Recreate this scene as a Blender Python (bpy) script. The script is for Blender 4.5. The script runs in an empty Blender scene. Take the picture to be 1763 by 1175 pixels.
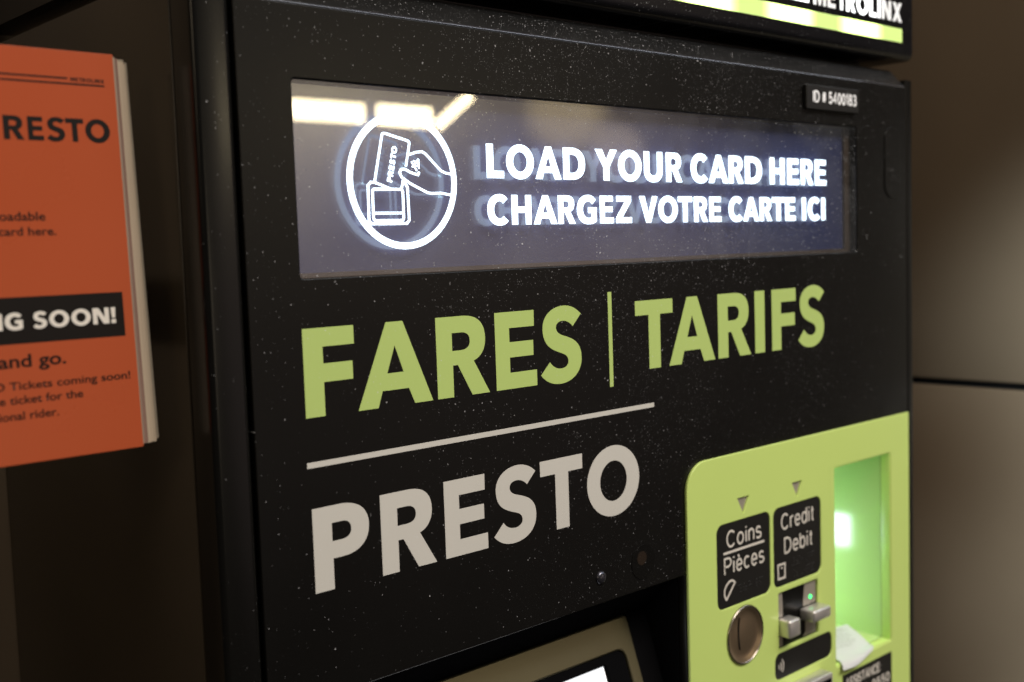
import bpy, bmesh, math, random
from mathutils import Vector, Matrix
random.seed(7)
C = bpy.context.scene.collection
SC = bpy.context.scene
MM = 0.001
ZB = 1.5                       # height of the camera above the floor (m)

# ------------------------------------------------------------------ camera
cam_d = bpy.data.cameras.new('camera'); cam = bpy.data.objects.new('camera', cam_d); C.objects.link(cam)
cam_d.sensor_width = 36.0; cam_d.lens = 40.4986; cam_d.clip_start = 0.02; cam_d.clip_end = 200
R0, R1, R2 = (0.734549, -0.677763, -0.032779), (0.078748, 0.037165, 0.996202), (0.67397, 0.734341, -0.080672)
cam.matrix_world = Matrix(((R0[0], R1[0], -R2[0], 0.0), (R0[1], R1[1], -R2[1], -0.45), (R0[2], R1[2], -R2[2], ZB), (0, 0, 0, 1)))
cam_d.dof.use_dof = True; cam_d.dof.focus_distance = 0.61; cam_d.dof.aperture_fstop = 7.0
SC.camera = cam

# ------------------------------------------------------------------ world: a dim station concourse behind the camera
world = bpy.data.worlds.new('World'); SC.world = world; world.use_nodes = True
def build_world():
    nt = world.node_tree; N = nt.nodes; L = nt.links
    bg = N['Background']; tc = N.new('ShaderNodeTexCoord')
    def blob(d, width, col):
        dv = Vector(d).normalized()
        dot = N.new('ShaderNodeVectorMath'); dot.operation = 'DOT_PRODUCT'; dot.inputs[1].default_value = dv
        L.new(tc.outputs['Generated'], dot.inputs[0])
        mr = N.new('ShaderNodeMapRange'); mr.interpolation_type = 'SMOOTHERSTEP'
        mr.inputs['From Min'].default_value = math.cos(width); mr.inputs['From Max'].default_value = 1.0
        L.new(dot.outputs['Value'], mr.inputs['Value'])
        sc = N.new('ShaderNodeVectorMath'); sc.operation = 'SCALE'; sc.inputs[0].default_value = col
        L.new(mr.outputs['Result'], sc.inputs['Scale']); return sc.outputs[0]
    base = N.new('ShaderNodeVectorMath'); base.operation = 'ADD'
    base.inputs[0].default_value = (0.022, 0.020, 0.017); base.inputs[1].default_value = (0, 0, 0)
    acc = base.outputs[0]
    for d, w, c in BLOBS:
        ad = N.new('ShaderNodeVectorMath'); ad.operation = 'ADD'
        L.new(acc, ad.inputs[0]); L.new(blob(d, w, c), ad.inputs[1]); acc = ad.outputs[0]
    L.new(acc, bg.inputs['Color']); bg.inputs['Strength'].default_value = 1.0
BLOBS = [((0.56, -1, 0.17), 0.17, (0.42, 0.36, 0.26)),
         ((0.80, -1, -0.02), 0.34, (0.34, 0.265, 0.245)),
         ((1.02, -1, 0.165), 0.045, (0.9, 0.7, 0.36)),
         ((1.11, -1, 0.12), 0.03, (0.7, 0.56, 0.38)),
         ((0.22, -1, -0.04), 0.17, (1.5, 1.25, 0.9)),
         ((-0.9, -0.46, 0.30), 0.20, (3.2, 2.6, 1.8)),
         ((-0.1, -0.5, 1.0), 1.0, (0.55, 0.50, 0.45))]
build_world()

# ------------------------------------------------------------------ lamps
def area(name, loc, target, sx, sy, power, col, roll=0.0):
    d = bpy.data.lights.new(name, 'AREA'); d.shape = 'RECTANGLE'; d.size = sx; d.size_y = sy; d.energy = power; d.color = col
    o = bpy.data.objects.new(name, d); C.objects.link(o); o.location = loc
    q = (Vector(target) - Vector(loc)).to_track_quat('-Z', 'Y')
    o.rotation_euler = (q.to_matrix() @ Matrix.Rotation(roll, 3, 'Z')).to_euler(); return o
WARM = (1.0, 0.84, 0.52)
area('concourse_lamp', (5.52, -8, ZB + 1.225), (5.52, 0, ZB + 1.225), 1.10, 0.165, 10, WARM)
area('concourse_lamp', (6.525, -8, ZB + 1.225), (6.525, 0, ZB + 1.225), 0.62, 0.18, 6.6, WARM)
area('concourse_lamp', (7.11, -8, ZB + 1.31), (7.11, 0, ZB + 1.31), 0.56, 0.10, 3.0, WARM, math.radians(36))
area('ceiling_lamp', (0.75, -1.5, 3.3), (0.55, 0, 1.45), 1.4, 0.9, 66, (1.0, 0.91, 0.81))
area('ceiling_lamp', (3.2, -1.6, 3.3), (3.2, 0, 1.6), 3.6, 0.25, 34, (0.84, 0.90, 1.0))
for zt, pw in ((1.47, 330), (1.25, 230), (1.02, 240)):  # added spots, no real fixtures: they make the light patch on the right wall
    sp = bpy.data.lights.new('added_wall_spot', 'SPOT'); sp.energy = pw; sp.color = (0.80, 0.93, 1.0); sp.spot_size = math.radians(15.5); sp.spot_blend = 0.7; sp.shadow_soft_size = 0.05
    spo = bpy.data.objects.new('added_wall_spot', sp); C.objects.link(spo); spo.location = (0.30, -1.30, 1.8)
    spo.rotation_euler = (Vector((1.10, -0.235, zt)) - spo.location).to_track_quat('-Z', 'Y').to_euler()

vs = SC.view_settings; vs.view_transform = 'Standard'; vs.look = 'None'; vs.exposure = 0; vs.gamma = 1; vs.use_curve_mapping = False
SC.cycles.max_bounces = 10; SC.cycles.transparent_max_bounces = 12
SC.cycles.use_denoising = True

# ------------------------------------------------------------------ materials
def new_mat(name):
    m = bpy.data.materials.new(name); m.use_nodes = True
    return m, m.node_tree.nodes, m.node_tree.links, m.node_tree.nodes['Principled BSDF']
def dust_mask(N, L, density=1.0, scale=330.0, seed=0.0, top_bias=None):
    """fleck mask 0..1: small irregular flecks of settled dust, patchy"""
    tc = N.new('ShaderNodeTexCoord')
    mp = N.new('ShaderNodeMapping'); mp.inputs['Location'].default_value = (seed, seed * 0.7, seed * 1.3)
    fl = N.new('ShaderNodeSeparateXYZ'); L.new(tc.outputs['Object'], fl.inputs[0])
    xz = N.new('ShaderNodeCombineXYZ'); L.new(fl.outputs['X'], xz.inputs['X']); L.new(fl.outputs['Z'], xz.inputs['Y'])
    L.new(xz.outputs[0], mp.inputs['Vector'])
    big = N.new('ShaderNodeTexNoise'); big.inputs['Scale'].default_value = 11.0; big.inputs['Detail'].default_value = 6.0; big.inputs['Roughness'].default_value = 0.62
    L.new(mp.outputs['Vector'], big.inputs['Vector'])
    out = None
    for sc, rmax, keep in ((scale, 0.085, 0.20), (scale * 2.3, 0.17, 0.24), (scale * 4.0, 0.24, 0.10), (scale * 0.5, 0.045, 0.10)):
        v = N.new('ShaderNodeTexVoronoi'); v.voronoi_dimensions = '2D'; v.inputs['Scale'].default_value = sc; v.inputs['Randomness'].default_value = 1.0
        wob = N.new('ShaderNodeTexNoise'); wob.inputs['Scale'].default_value = sc * 2.2; wob.inputs['Detail'].default_value = 1
        L.new(mp.outputs['Vector'], wob.inputs['Vector'])
        mx = N.new('ShaderNodeVectorMath'); mx.operation = 'MULTIPLY_ADD'
        mx.inputs[1].default_value = (0.35 / sc,) * 3
        L.new(wob.outputs['Color'], mx.inputs[0]); L.new(mp.outputs['Vector'], mx.inputs[2])
        L.new(mx.outputs[0], v.inputs['Vector'])
        sep = N.new('ShaderNodeSeparateColor'); L.new(v.outputs['Color'], sep.inputs[0])
        # keep only some of the cells, more of them where the patch noise is high
        thr = N.new('ShaderNodeMapRange'); thr.inputs['From Min'].default_value = 0.36; thr.inputs['From Max'].default_value = 0.66
        thr.inputs['To Min'].default_value = 0.03 * density; thr.inputs['To Max'].default_value = keep * 2.0 * density
        L.new(big.outputs['Fac'], thr.inputs['Value'])
        if top_bias:
            sx = N.new('ShaderNodeSeparateXYZ'); L.new(tc.outputs['Object'], sx.inputs[0])
            tb = N.new('ShaderNodeMapRange'); tb.inputs['From Min'].default_value = top_bias[0]; tb.inputs['From Max'].default_value = top_bias[1]
            tb.inputs['To Min'].default_value = 0.14; tb.inputs['To Max'].default_value = 1.4
            L.new(sx.outputs['Z'], tb.inputs['Value'])
            # most of it has settled on the middle of the face, little near the two long edges
            ab = N.new('ShaderNodeMath'); ab.operation = 'ABSOLUTE'; L.new(sx.outputs['X'], ab.inputs[0])
            xb = N.new('ShaderNodeMapRange'); xb.interpolation_type = 'SMOOTHSTEP'; xb.inputs['From Min'].default_value = 0.06; xb.inputs['From Max'].default_value = 0.27
            xb.inputs['To Min'].default_value = 1.15; xb.inputs['To Max'].default_value = 0.22; L.new(ab.outputs[0], xb.inputs['Value'])
            tx = N.new('ShaderNodeMath'); tx.operation = 'MULTIPLY'; L.new(tb.outputs[0], tx.inputs[0]); L.new(xb.outputs[0], tx.inputs[1]); tb = tx
            mu = N.new('ShaderNodeMath'); mu.operation = 'MULTIPLY'; L.new(thr.outputs[0], mu.inputs[0]); L.new(tb.outputs[0], mu.inputs[1]); thrv = mu.outputs[0]
        else: thrv = thr.outputs[0]
        lt = N.new('ShaderNodeMath'); lt.operation = 'LESS_THAN'; L.new(sep.outputs[0], lt.inputs[0]); L.new(thrv, lt.inputs[1])
        rad = N.new('ShaderNodeMath'); rad.operation = 'MULTIPLY_ADD'; rad.inputs[1].default_value = rmax; rad.inputs[2].default_value = 0.045
        p2 = N.new('ShaderNodeMath'); p2.operation = 'POWER'; p2.inputs[1].default_value = 2.5; L.new(sep.outputs[1], p2.inputs[0])
        L.new(p2.outputs[0], rad.inputs[0])
        ins = N.new('ShaderNodeMath'); ins.operation = 'LESS_THAN'; L.new(v.outputs['Distance'], ins.inputs[0]); L.new(rad.outputs[0], ins.inputs[1])
        both = N.new('ShaderNodeMath'); both.operation = 'MULTIPLY'; L.new(lt.outputs[0], both.inputs[0]); L.new(ins.outputs[0], both.inputs[1])
        op = N.new('ShaderNodeMath'); op.operation = 'MULTIPLY'; L.new(both.outputs[0], op.inputs[0])
        br = N.new('ShaderNodeMapRange'); br.inputs['To Min'].default_value = 0.06; br.inputs['To Max'].default_value = 0.62
        pb = N.new('ShaderNodeMath'); pb.operation = 'POWER'; pb.inputs[1].default_value = 2.2; L.new(sep.outputs[2], pb.inputs[0])
        L.new(pb.outputs[0], br.inputs['Value']); L.new(br.outputs[0], op.inputs[1])
        if out is None: out = op.outputs[0]
        else:
            m_ = N.new('ShaderNodeMath'); m_.operation = 'MAXIMUM'; L.new(out, m_.inputs[0]); L.new(op.outputs[0], m_.inputs[1]); out = m_.outputs[0]
    return out
def paint(name, col, rough=0.4, metal=0.0, dust=0.0, spec=0.5, mottle=0.06, bump=0.0, bscale=1500, top_bias=None, seed=0.0, coat=0.0, rough_var=0.05):
    m, N, L, P = new_mat(name)
    P.inputs['Metallic'].default_value = metal; P.inputs['Specular IOR Level'].default_value = spec
    if coat: P.inputs['Coat Weight'].default_value = coat; P.inputs['Coat Roughness'].default_value = 0.08
    tc = N.new('ShaderNodeTexCoord')
    nz = N.new('ShaderNodeTexNoise'); nz.inputs['Scale'].default_value = 14; nz.inputs['Detail'].default_value = 5
    L.new(tc.outputs['Object'], nz.inputs['Vector'])
    mr = N.new('ShaderNodeMapRange'); mr.inputs['To Min'].default_value = 1 - mottle; mr.inputs['To Max'].default_value = 1 + mottle
    L.new(nz.outputs['Fac'], mr.inputs['Value'])
    vm = N.new('ShaderNodeVectorMath'); vm.operation = 'SCALE'; vm.inputs[0].default_value = col[:3]; L.new(mr.outputs[0], vm.inputs['Scale'])
    rr = N.new('ShaderNodeMapRange'); rr.inputs['To Min'].default_value = rough - rough_var; rr.inputs['To Max'].default_value = rough + rough_var
    L.new(nz.outputs['Fac'], rr.inputs['Value'])
    if dust:
        k = dust_mask(N, L, dust, seed=seed, top_bias=top_bias)
        mix = N.new('ShaderNodeMix'); mix.data_type = 'RGBA'; L.new(k, mix.inputs['Factor'])
        L.new(vm.outputs[0], mix.inputs['A']); mix.inputs['B'].default_value = (0.62, 0.62, 0.64, 1)
        L.new(mix.outputs['Result'], P.inputs['Base Color'])
        mk = N.new('ShaderNodeMath'); mk.operation = 'MAXIMUM'; L.new(k, mk.inputs[0]); L.new(rr.outputs[0], mk.inputs[1]); L.new(mk.outputs[0], P.inputs['Roughness'])
    else:
        L.new(vm.outputs[0], P.inputs['Base Color']); L.new(rr.outputs[0], P.inputs['Roughness'])
    if bump:
        bn = N.new('ShaderNodeTexNoise'); bn.inputs['Scale'].default_value = bscale; bn.inputs['Detail'].default_value = 2
        L.new(tc.outputs['Object'], bn.inputs['Vector'])
        b = N.new('ShaderNodeBump'); b.inputs['Strength'].default_value = bump; b.inputs['Distance'].default_value = 0.0002
        L.new(bn.outputs['Fac'], b.inputs['Height']); L.new(b.outputs[0], P.inputs['Normal'])
    return m
def emit(name, col, strength):
    m, N, L, P = new_mat(name)
    P.inputs['Base Color'].default_value = (*[min(0.8, c) for c in col], 1); P.inputs['Emission Color'].default_value = (*col, 1)
    P.inputs['Emission Strength'].default_value = strength; P.inputs['Roughness'].default_value = 0.6
    return m
def backlit(name, col, lo, hi):
    """translucent sign face lit from behind by evenly spaced lamps: brighter in front of each lamp"""
    m, N, L, P = new_mat(name)
    tc = N.new('ShaderNodeTexCoord'); sx = N.new('ShaderNodeSeparateXYZ'); L.new(tc.outputs['Object'], sx.inputs[0])
    ma = N.new('ShaderNodeMath'); ma.operation = 'MULTIPLY_ADD'; ma.inputs[1].default_value = 2 * math.pi / 0.0895
    ma.inputs[2].default_value = -2 * math.pi * (0.6765 - ROOT_X) / 0.0895
    L.new(sx.outputs['X'], ma.inputs[0])
    cs = N.new('ShaderNodeMath'); cs.operation = 'COSINE'; L.new(ma.outputs[0], cs.inputs[0])
    mr = N.new('ShaderNodeMapRange'); mr.interpolation_type = 'SMOOTHSTEP'
    mr.inputs['From Min'].default_value = -0.75; mr.inputs['From Max'].default_value = 0.35
    mr.inputs['To Min'].default_value = lo; mr.inputs['To Max'].default_value = hi
    L.new(cs.outputs[0], mr.inputs['Value'])
    P.inputs['Base Color'].default_value = (*col, 1); P.inputs['Emission Color'].default_value = (*col, 1); P.inputs['Roughness'].default_value = 0.3
    L.new(mr.outputs[0], P.inputs['Emission Strength'])
    return m
ROOT_X = 0.5395
BLACK = (0.0038, 0.0036, 0.0033)
M = {}
M['door'] = paint('black_satin_dusty', BLACK, 0.30, spec=0.22, dust=0.72, mottle=0.25, bump=0.10, top_bias=(ZB - 0.22, ZB + 0.11), seed=3.1)
M['chamfer'] = paint('black_satin_dusty_top', BLACK, 0.32, spec=0.4, dust=1.5, mottle=0.25, bump=0.10, seed=9.7)
M['black'] = paint('black_satin', BLACK, 0.32, spec=0.14, dust=0.10, mottle=0.2, bump=0.1, seed=5.0)
M['post'] = paint('black_gloss_post', BLACK, 0.20, spec=0.35, dust=0.08, mottle=0.2, seed=5.0)
M['side'] = paint('black_gloss_side', (0.030, 0.0225, 0.0145), 0.15, mottle=0.3, seed=2.0)
M['gap'] = paint('black_matt_gap', (0.004, 0.004, 0.004), 0.85, spec=0.1)
M['sign'] = paint('black_sign_face', (0.005, 0.005, 0.0062), 0.22, spec=0.25, dust=0.35, mottle=0.2, seed=12.0)
M['green_vinyl'] = paint('green_vinyl', (0.42, 0.55, 0.165), 0.42, dust=0.4, mottle=0.03, seed=21.0)
M['grey_vinyl'] = paint('grey_vinyl', (0.54, 0.525, 0.485), 0.42, dust=0.35, mottle=0.03, seed=25.0)
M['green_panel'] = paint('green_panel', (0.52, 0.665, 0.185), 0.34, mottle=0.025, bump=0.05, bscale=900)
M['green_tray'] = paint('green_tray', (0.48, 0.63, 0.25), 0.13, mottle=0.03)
M['plate'] = paint('black_label_plate', (0.008, 0.0075, 0.007), 0.42, spec=0.35, mottle=0.15)
M['white_ink'] = paint('white_ink', (0.64, 0.60, 0.54), 0.5, mottle=0.03)
M['white_id'] = paint('white_engraving', (0.85, 0.86, 0.88), 0.5, mottle=0.03)
M['steel'] = paint('brushed_steel', (0.66, 0.63, 0.60), 0.32, metal=0.75, mottle=0.12, bump=0.15, bscale=2500)
M['steel_dark'] = paint('steel_grey', (0.40, 0.36, 0.31), 0.42, metal=0.5, mottle=0.12)
M['bronze'] = paint('bronze_bezel', (0.150, 0.135, 0.085), 0.36, metal=0.85, mottle=0.22, bump=0.12, bscale=800)
M['slot'] = paint('coin_slot_metal', (0.34, 0.25, 0.16), 0.30, metal=0.85, mottle=0.12)
M['rubber'] = paint('black_rubber', (0.004, 0.004, 0.0045), 0.4, spec=0.0, mottle=0.1)
M['screw'] = paint('black_screw', (0.07, 0.07, 0.085), 0.2, metal=0.8)
M['orange'] = paint('orange_print', (0.345, 0.060, 0.017), 0.28, spec=0.35, mottle=0.04)
M['cream'] = paint('cream_paper', (0.42, 0.335, 0.245), 0.75, mottle=0.12)
M['ink'] = paint('black_ink', (0.008, 0.006, 0.005), 0.5, spec=0.12, mottle=0.1)
M['wall'] = paint('brown_wall_laminate', (0.150, 0.111, 0.073), 0.42, mottle=0.06)
M['paper'] = paint('receipt_paper', (0.52, 0.53, 0.54), 0.7, mottle=0.04)
M['faint'] = paint('receipt_print', (0.36, 0.37, 0.36), 0.7)
M['lens'] = paint('brown_lens', (0.017, 0.011, 0.007), 0.2, mottle=0.3)
M['frame_edge'] = paint('window_frame', (0.06, 0.045, 0.035), 0.35, mottle=0.1)
M['display_back'] = paint('display_back', (0.040, 0.048, 0.112), 0.16, spec=0.95, mottle=0.10, rough_var=0.02)
M['led_text'] = emit('lit_white', (0.68, 0.83, 1.0), 3.3)
M['sign_green'] = backlit('backlit_green', (0.52, 0.70, 0.22), 0.52, 4.6)
M['sign_white'] = backlit('backlit_white', (0.86, 0.88, 0.90), 0.25, 2.6)
M['touch'] = emit('touch_display', (0.93, 0.96, 1.0), 0.98)
M['led_green'] = emit('green_led', (0.05, 1.0, 0.22), 2.2)
M['lamp_white'] = emit('tray_lamp_lens', (0.70, 0.92, 1.0), 33.0)
def glass_mat():
    m, N, L, P = new_mat('dusty_glass'); out = N['Material Output']
    tr = N.new('ShaderNodeBsdfTransparent'); gl = N.new('ShaderNodeBsdfGlossy'); gl.inputs['Roughness'].default_value = 0.012
    fr = N.new('ShaderNodeFresnel'); ge = N.new('ShaderNodeNewGeometry'); io = N.new('ShaderNodeMapRange')
    io.inputs['To Min'].default_value = 1.9; io.inputs['To Max'].default_value = 1 / 1.9
    L.new(ge.outputs['Backfacing'], io.inputs['Value']); L.new(io.outputs[0], fr.inputs['IOR'])
    mx = N.new('ShaderNodeMixShader'); L.new(fr.outputs[0], mx.inputs[0]); L.new(tr.outputs[0], mx.inputs[1]); L.new(gl.outputs[0], mx.inputs[2])
    df = N.new('ShaderNodeBsdfDiffuse'); df.inputs['Color'].default_value = (0.6, 0.62, 0.66, 1)
    k = dust_mask(N, L, 0.8, seed=40.0)
    film = N.new('ShaderNodeMath'); film.operation = 'MAXIMUM'; L.new(k, film.inputs[0])
    tc2 = N.new('ShaderNodeTexCoord'); sm = N.new('ShaderNodeTexNoise'); sm.inputs['Scale'].default_value = 16; sm.inputs['Detail'].default_value = 7; sm.inputs['Distortion'].default_value = 1.2
    L.new(tc2.outputs['Object'], sm.inputs['Vector']); sr = N.new('ShaderNodeMapRange'); sr.inputs['From Min'].default_value = 0.40; sr.inputs['From Max'].default_value = 0.72
    sr.inputs['To Min'].default_value = 0.004; sr.inputs['To Max'].default_value = 0.028; L.new(sm.outputs['Fac'], sr.inputs['Value']); L.new(sr.outputs[0], film.inputs[1])
    m2 = N.new('ShaderNodeMixShader'); L.new(film.outputs[0], m2.inputs[0]); L.new(mx.outputs[0], m2.inputs[1]); L.new(df.outputs[0], m2.inputs[2])
    L.new(m2.outputs[0], out.inputs['Surface']); return m
M['glass'] = glass_mat()

# ------------------------------------------------------------------ building helpers.  Everything is written in millimetres:
# x to the right along the front of the machine, d = depth behind its front face (negative = proud of it), z above camera height.
def W(x, d, z): return Vector((x * MM, d * MM, ZB + z * MM))
def root_of(o):
    while o.parent: o = o.parent
    return o
def link(name, me, mat, parent=None):
    mats = mat if isinstance(mat, (list, tuple)) else [mat]
    me.name = name
    if not me.materials:
        for k in mats: me.materials.append(M[k])
    o = bpy.data.objects.new(name, me); C.objects.link(o)
    if parent is not None:
        me.transform(Matrix.Translation(-root_of(parent).location)); o.parent = parent
    return o
def thing(name, loc, label, cat, group=None):
    o = bpy.data.objects.new(name, None); C.objects.link(o); o.location = loc; o.empty_display_size = 0.05
    tag(o, label, cat, group); return o
def tag(o, label, cat, group=None):
    o['label'] = label; o['category'] = cat
    if group: o['group'] = group
def struct(o): o['kind'] = 'structure'; return o
def finish(bm, smooth=True, angle=35):
    bmesh.ops.recalc_face_normals(bm, faces=bm.faces)
    me = bpy.data.meshes.new('m'); bm.to_mesh(me); bm.free()
    if smooth:
        for p in me.polygons: p.use_smooth = True
        me.set_sharp_from_angle(angle=math.radians(angle))
    return me
def add_box(bm, x0, x1, d0, d1, z0, z1, bev=0.0, seg=3, axis=None):
    vs_ = [bm.verts.new(W(x, d, z)) for z in (z0, z1) for d in (d0, d1) for x in (x0, x1)]
    fs = [(0, 1, 3, 2), (4, 6, 7, 5), (0, 4, 5, 1), (2, 3, 7, 6), (0, 2, 6, 4), (1, 5, 7, 3)]
    faces = [bm.faces.new([vs_[i] for i in f]) for f in fs]
    if bev:
        es = set(e for f in faces for e in f.edges)
        if axis == 'z': es = [e for e in es if abs((e.verts[0].co - e.verts[1].co).normalized().z) > 0.9]
        bmesh.ops.bevel(bm, geom=list(es), offset=bev * MM, segments=seg, affect='EDGES', profile=0.5)
def box(*a, **k):
    bm = bmesh.new(); add_box(bm, *a, **k); return finish(bm)
def prism(poly, d0, d1):           # poly in (x,z)
    bm = bmesh.new()
    a = [bm.verts.new(W(x, d0, z)) for x, z in poly]; b = [bm.verts.new(W(x, d1, z)) for x, z in poly]
    bm.faces.new(a); bm.faces.new(b[::-1])
    for i in range(len(a)): bm.faces.new((a[i], b[i], b[(i + 1) % len(a)], a[(i + 1) % len(a)]))
    return finish(bm)
def prism_x(poly, x0, x1):         # poly in (d,z)
    bm = bmesh.new()
    a = [bm.verts.new(W(x0, d, z)) for d, z in poly]; b = [bm.verts.new(W(x1, d, z)) for d, z in poly]
    bm.faces.new(a); bm.faces.new(b[::-1])
    for i in range(len(a)): bm.faces.new((a[i], b[i], b[(i + 1) % len(a)], a[(i + 1) % len(a)]))
    return finish(bm)
def rrect(x0, z0, x1, z1, r, n=8, corners=(1, 1, 1, 1)):    # bl, br, tr, tl
    pts = []
    for (cx, cz, a0, on) in ((x0 + r, z0 + r, 180, corners[0]), (x1 - r, z0 + r, 270, corners[1]), (x1 - r, z1 - r, 0, corners[2]), (x0 + r, z1 - r, 90, corners[3])):
        if on and r > 0:
            for i in range(n + 1):
                t = math.radians(a0 + 90 * i / n); pts.append((cx + r * math.cos(t), cz + r * math.sin(t)))
        else:
            pts.append((x0 if cx < (x0 + x1) / 2 else x1, z0 if cz < (z0 + z1) / 2 else z1))
    return pts
def circ(cx, cz, rx, rz=None, n=48, a0=0):
    rz = rz or rx
    return [(cx + rx * math.cos(a0 + 2 * math.pi * i / n), cz + rz * math.sin(a0 + 2 * math.pi * i / n)) for i in range(n)]
def curve_mesh(contours, extrude=0.0, bevel=0.0):
    """filled 2D outline with holes -> mesh in local (u, v, w) millimetres"""
    cu = bpy.data.curves.new('c', 'CURVE'); cu.dimensions = '2D'; cu.fill_mode = 'BOTH'
    cu.extrude = extrude; cu.bevel_depth = bevel; cu.bevel_resolution = 2; cu.offset = -bevel
    for pts in contours:
        sp = cu.splines.new('POLY'); sp.points.add(len(pts) - 1); sp.use_cyclic_u = True
        for p, (x, y) in zip(sp.points, pts): p.co = (x, y, 0, 1)
    o = bpy.data.objects.new('c', cu); C.objects.link(o)
    dg = bpy.context.evaluated_depsgraph_get()
    me = bpy.data.meshes.new_from_object(o.evaluated_get(dg))
    bpy.data.objects.remove(o); bpy.data.curves.remove(cu)
    return me
FRONT = Matrix(((1, 0, 0, 0), (0, 0, -1, 0), (0, 1, 0, 0), (0, 0, 0, 1)))   # (u,v,w) -> (u, -w, v)
def to_front(me, d, tilt=None):
    """local mm -> world; w=0 sits at depth d.  tilt=(slope, z0): the plane leans, d = d + slope*(z - z0)"""
    m = FRONT.copy()
    if tilt:
        s, z0 = tilt; a = math.atan(s)
        m = Matrix.Translation((0, 0, z0)) @ Matrix.Rotation(-a, 4, 'X') @ Matrix.Translation((0, 0, -z0)) @ FRONT
    me.transform(Matrix.Translation((0, d * MM, ZB)) @ Matrix.Scale(MM, 4) @ m)
    return me
def plate(contours, d_front, thick, bevel=0.0, tilt=None):
    ex = max(thick / 2 - bevel, 0.001)
    me = curve_mesh(contours, ex, bevel)
    me.transform(Matrix.Translation((0, 0, -thick / 2)))
    for p in me.polygons: p.use_smooth = True
    me.set_sharp_from_angle(angle=math.radians(30))
    return to_front(me, d_front, tilt)
def stroke(pts, w, closed=False):
    """polyline of width w as outline polygon(s)"""
    n = len(pts); P = [Vector(p) for p in pts]; L_, R_ = [], []
    for i in range(n):
        if closed: a, b = P[(i - 1) % n], P[(i + 1) % n]
        else: a, b = P[max(i - 1, 0)], P[min(i + 1, n - 1)]
        d1 = (P[i] - a); d2 = (b - P[i])
        if d1.length < 1e-9: d1 = d2
        if d2.length < 1e-9: d2 = d1
        d1.normalize(); d2.normalize()
        nrm = Vector((-(d1 + d2).y, (d1 + d2).x)); nrm.normalize()
        k = w / 2 / max(0.5, nrm.dot(Vector((-d1.y, d1.x))))
        L_.append(tuple(P[i] + nrm * k)); R_.append(tuple(P[i] - nrm * k))
    if closed: return [L_, R_]
    return [L_ + R_[::-1]]
def fillet(pts, r, n=4):
    out = []; m = len(pts)
    for i in range(m):
        p = Vector(pts[i]); a = Vector(pts[i - 1]); b = Vector(pts[(i + 1) % m])
        da = (a - p); db = (b - p); k = min(r, da.length * 0.45, db.length * 0.45)
        s = p + da.normalized() * k; e = p + db.normalized() * k
        for j in range(n + 1):
            t = j / n; out.append(tuple(s * (1 - t) ** 2 + p * 2 * t * (1 - t) + e * t * t))
    return out
def join(meshes):
    bm = bmesh.new()
    for me in meshes: bm.from_mesh(me)
    for me in meshes: bpy.data.meshes.remove(me)
    out = bpy.data.meshes.new('m'); bm.to_mesh(out); bm.free(); return out

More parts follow.
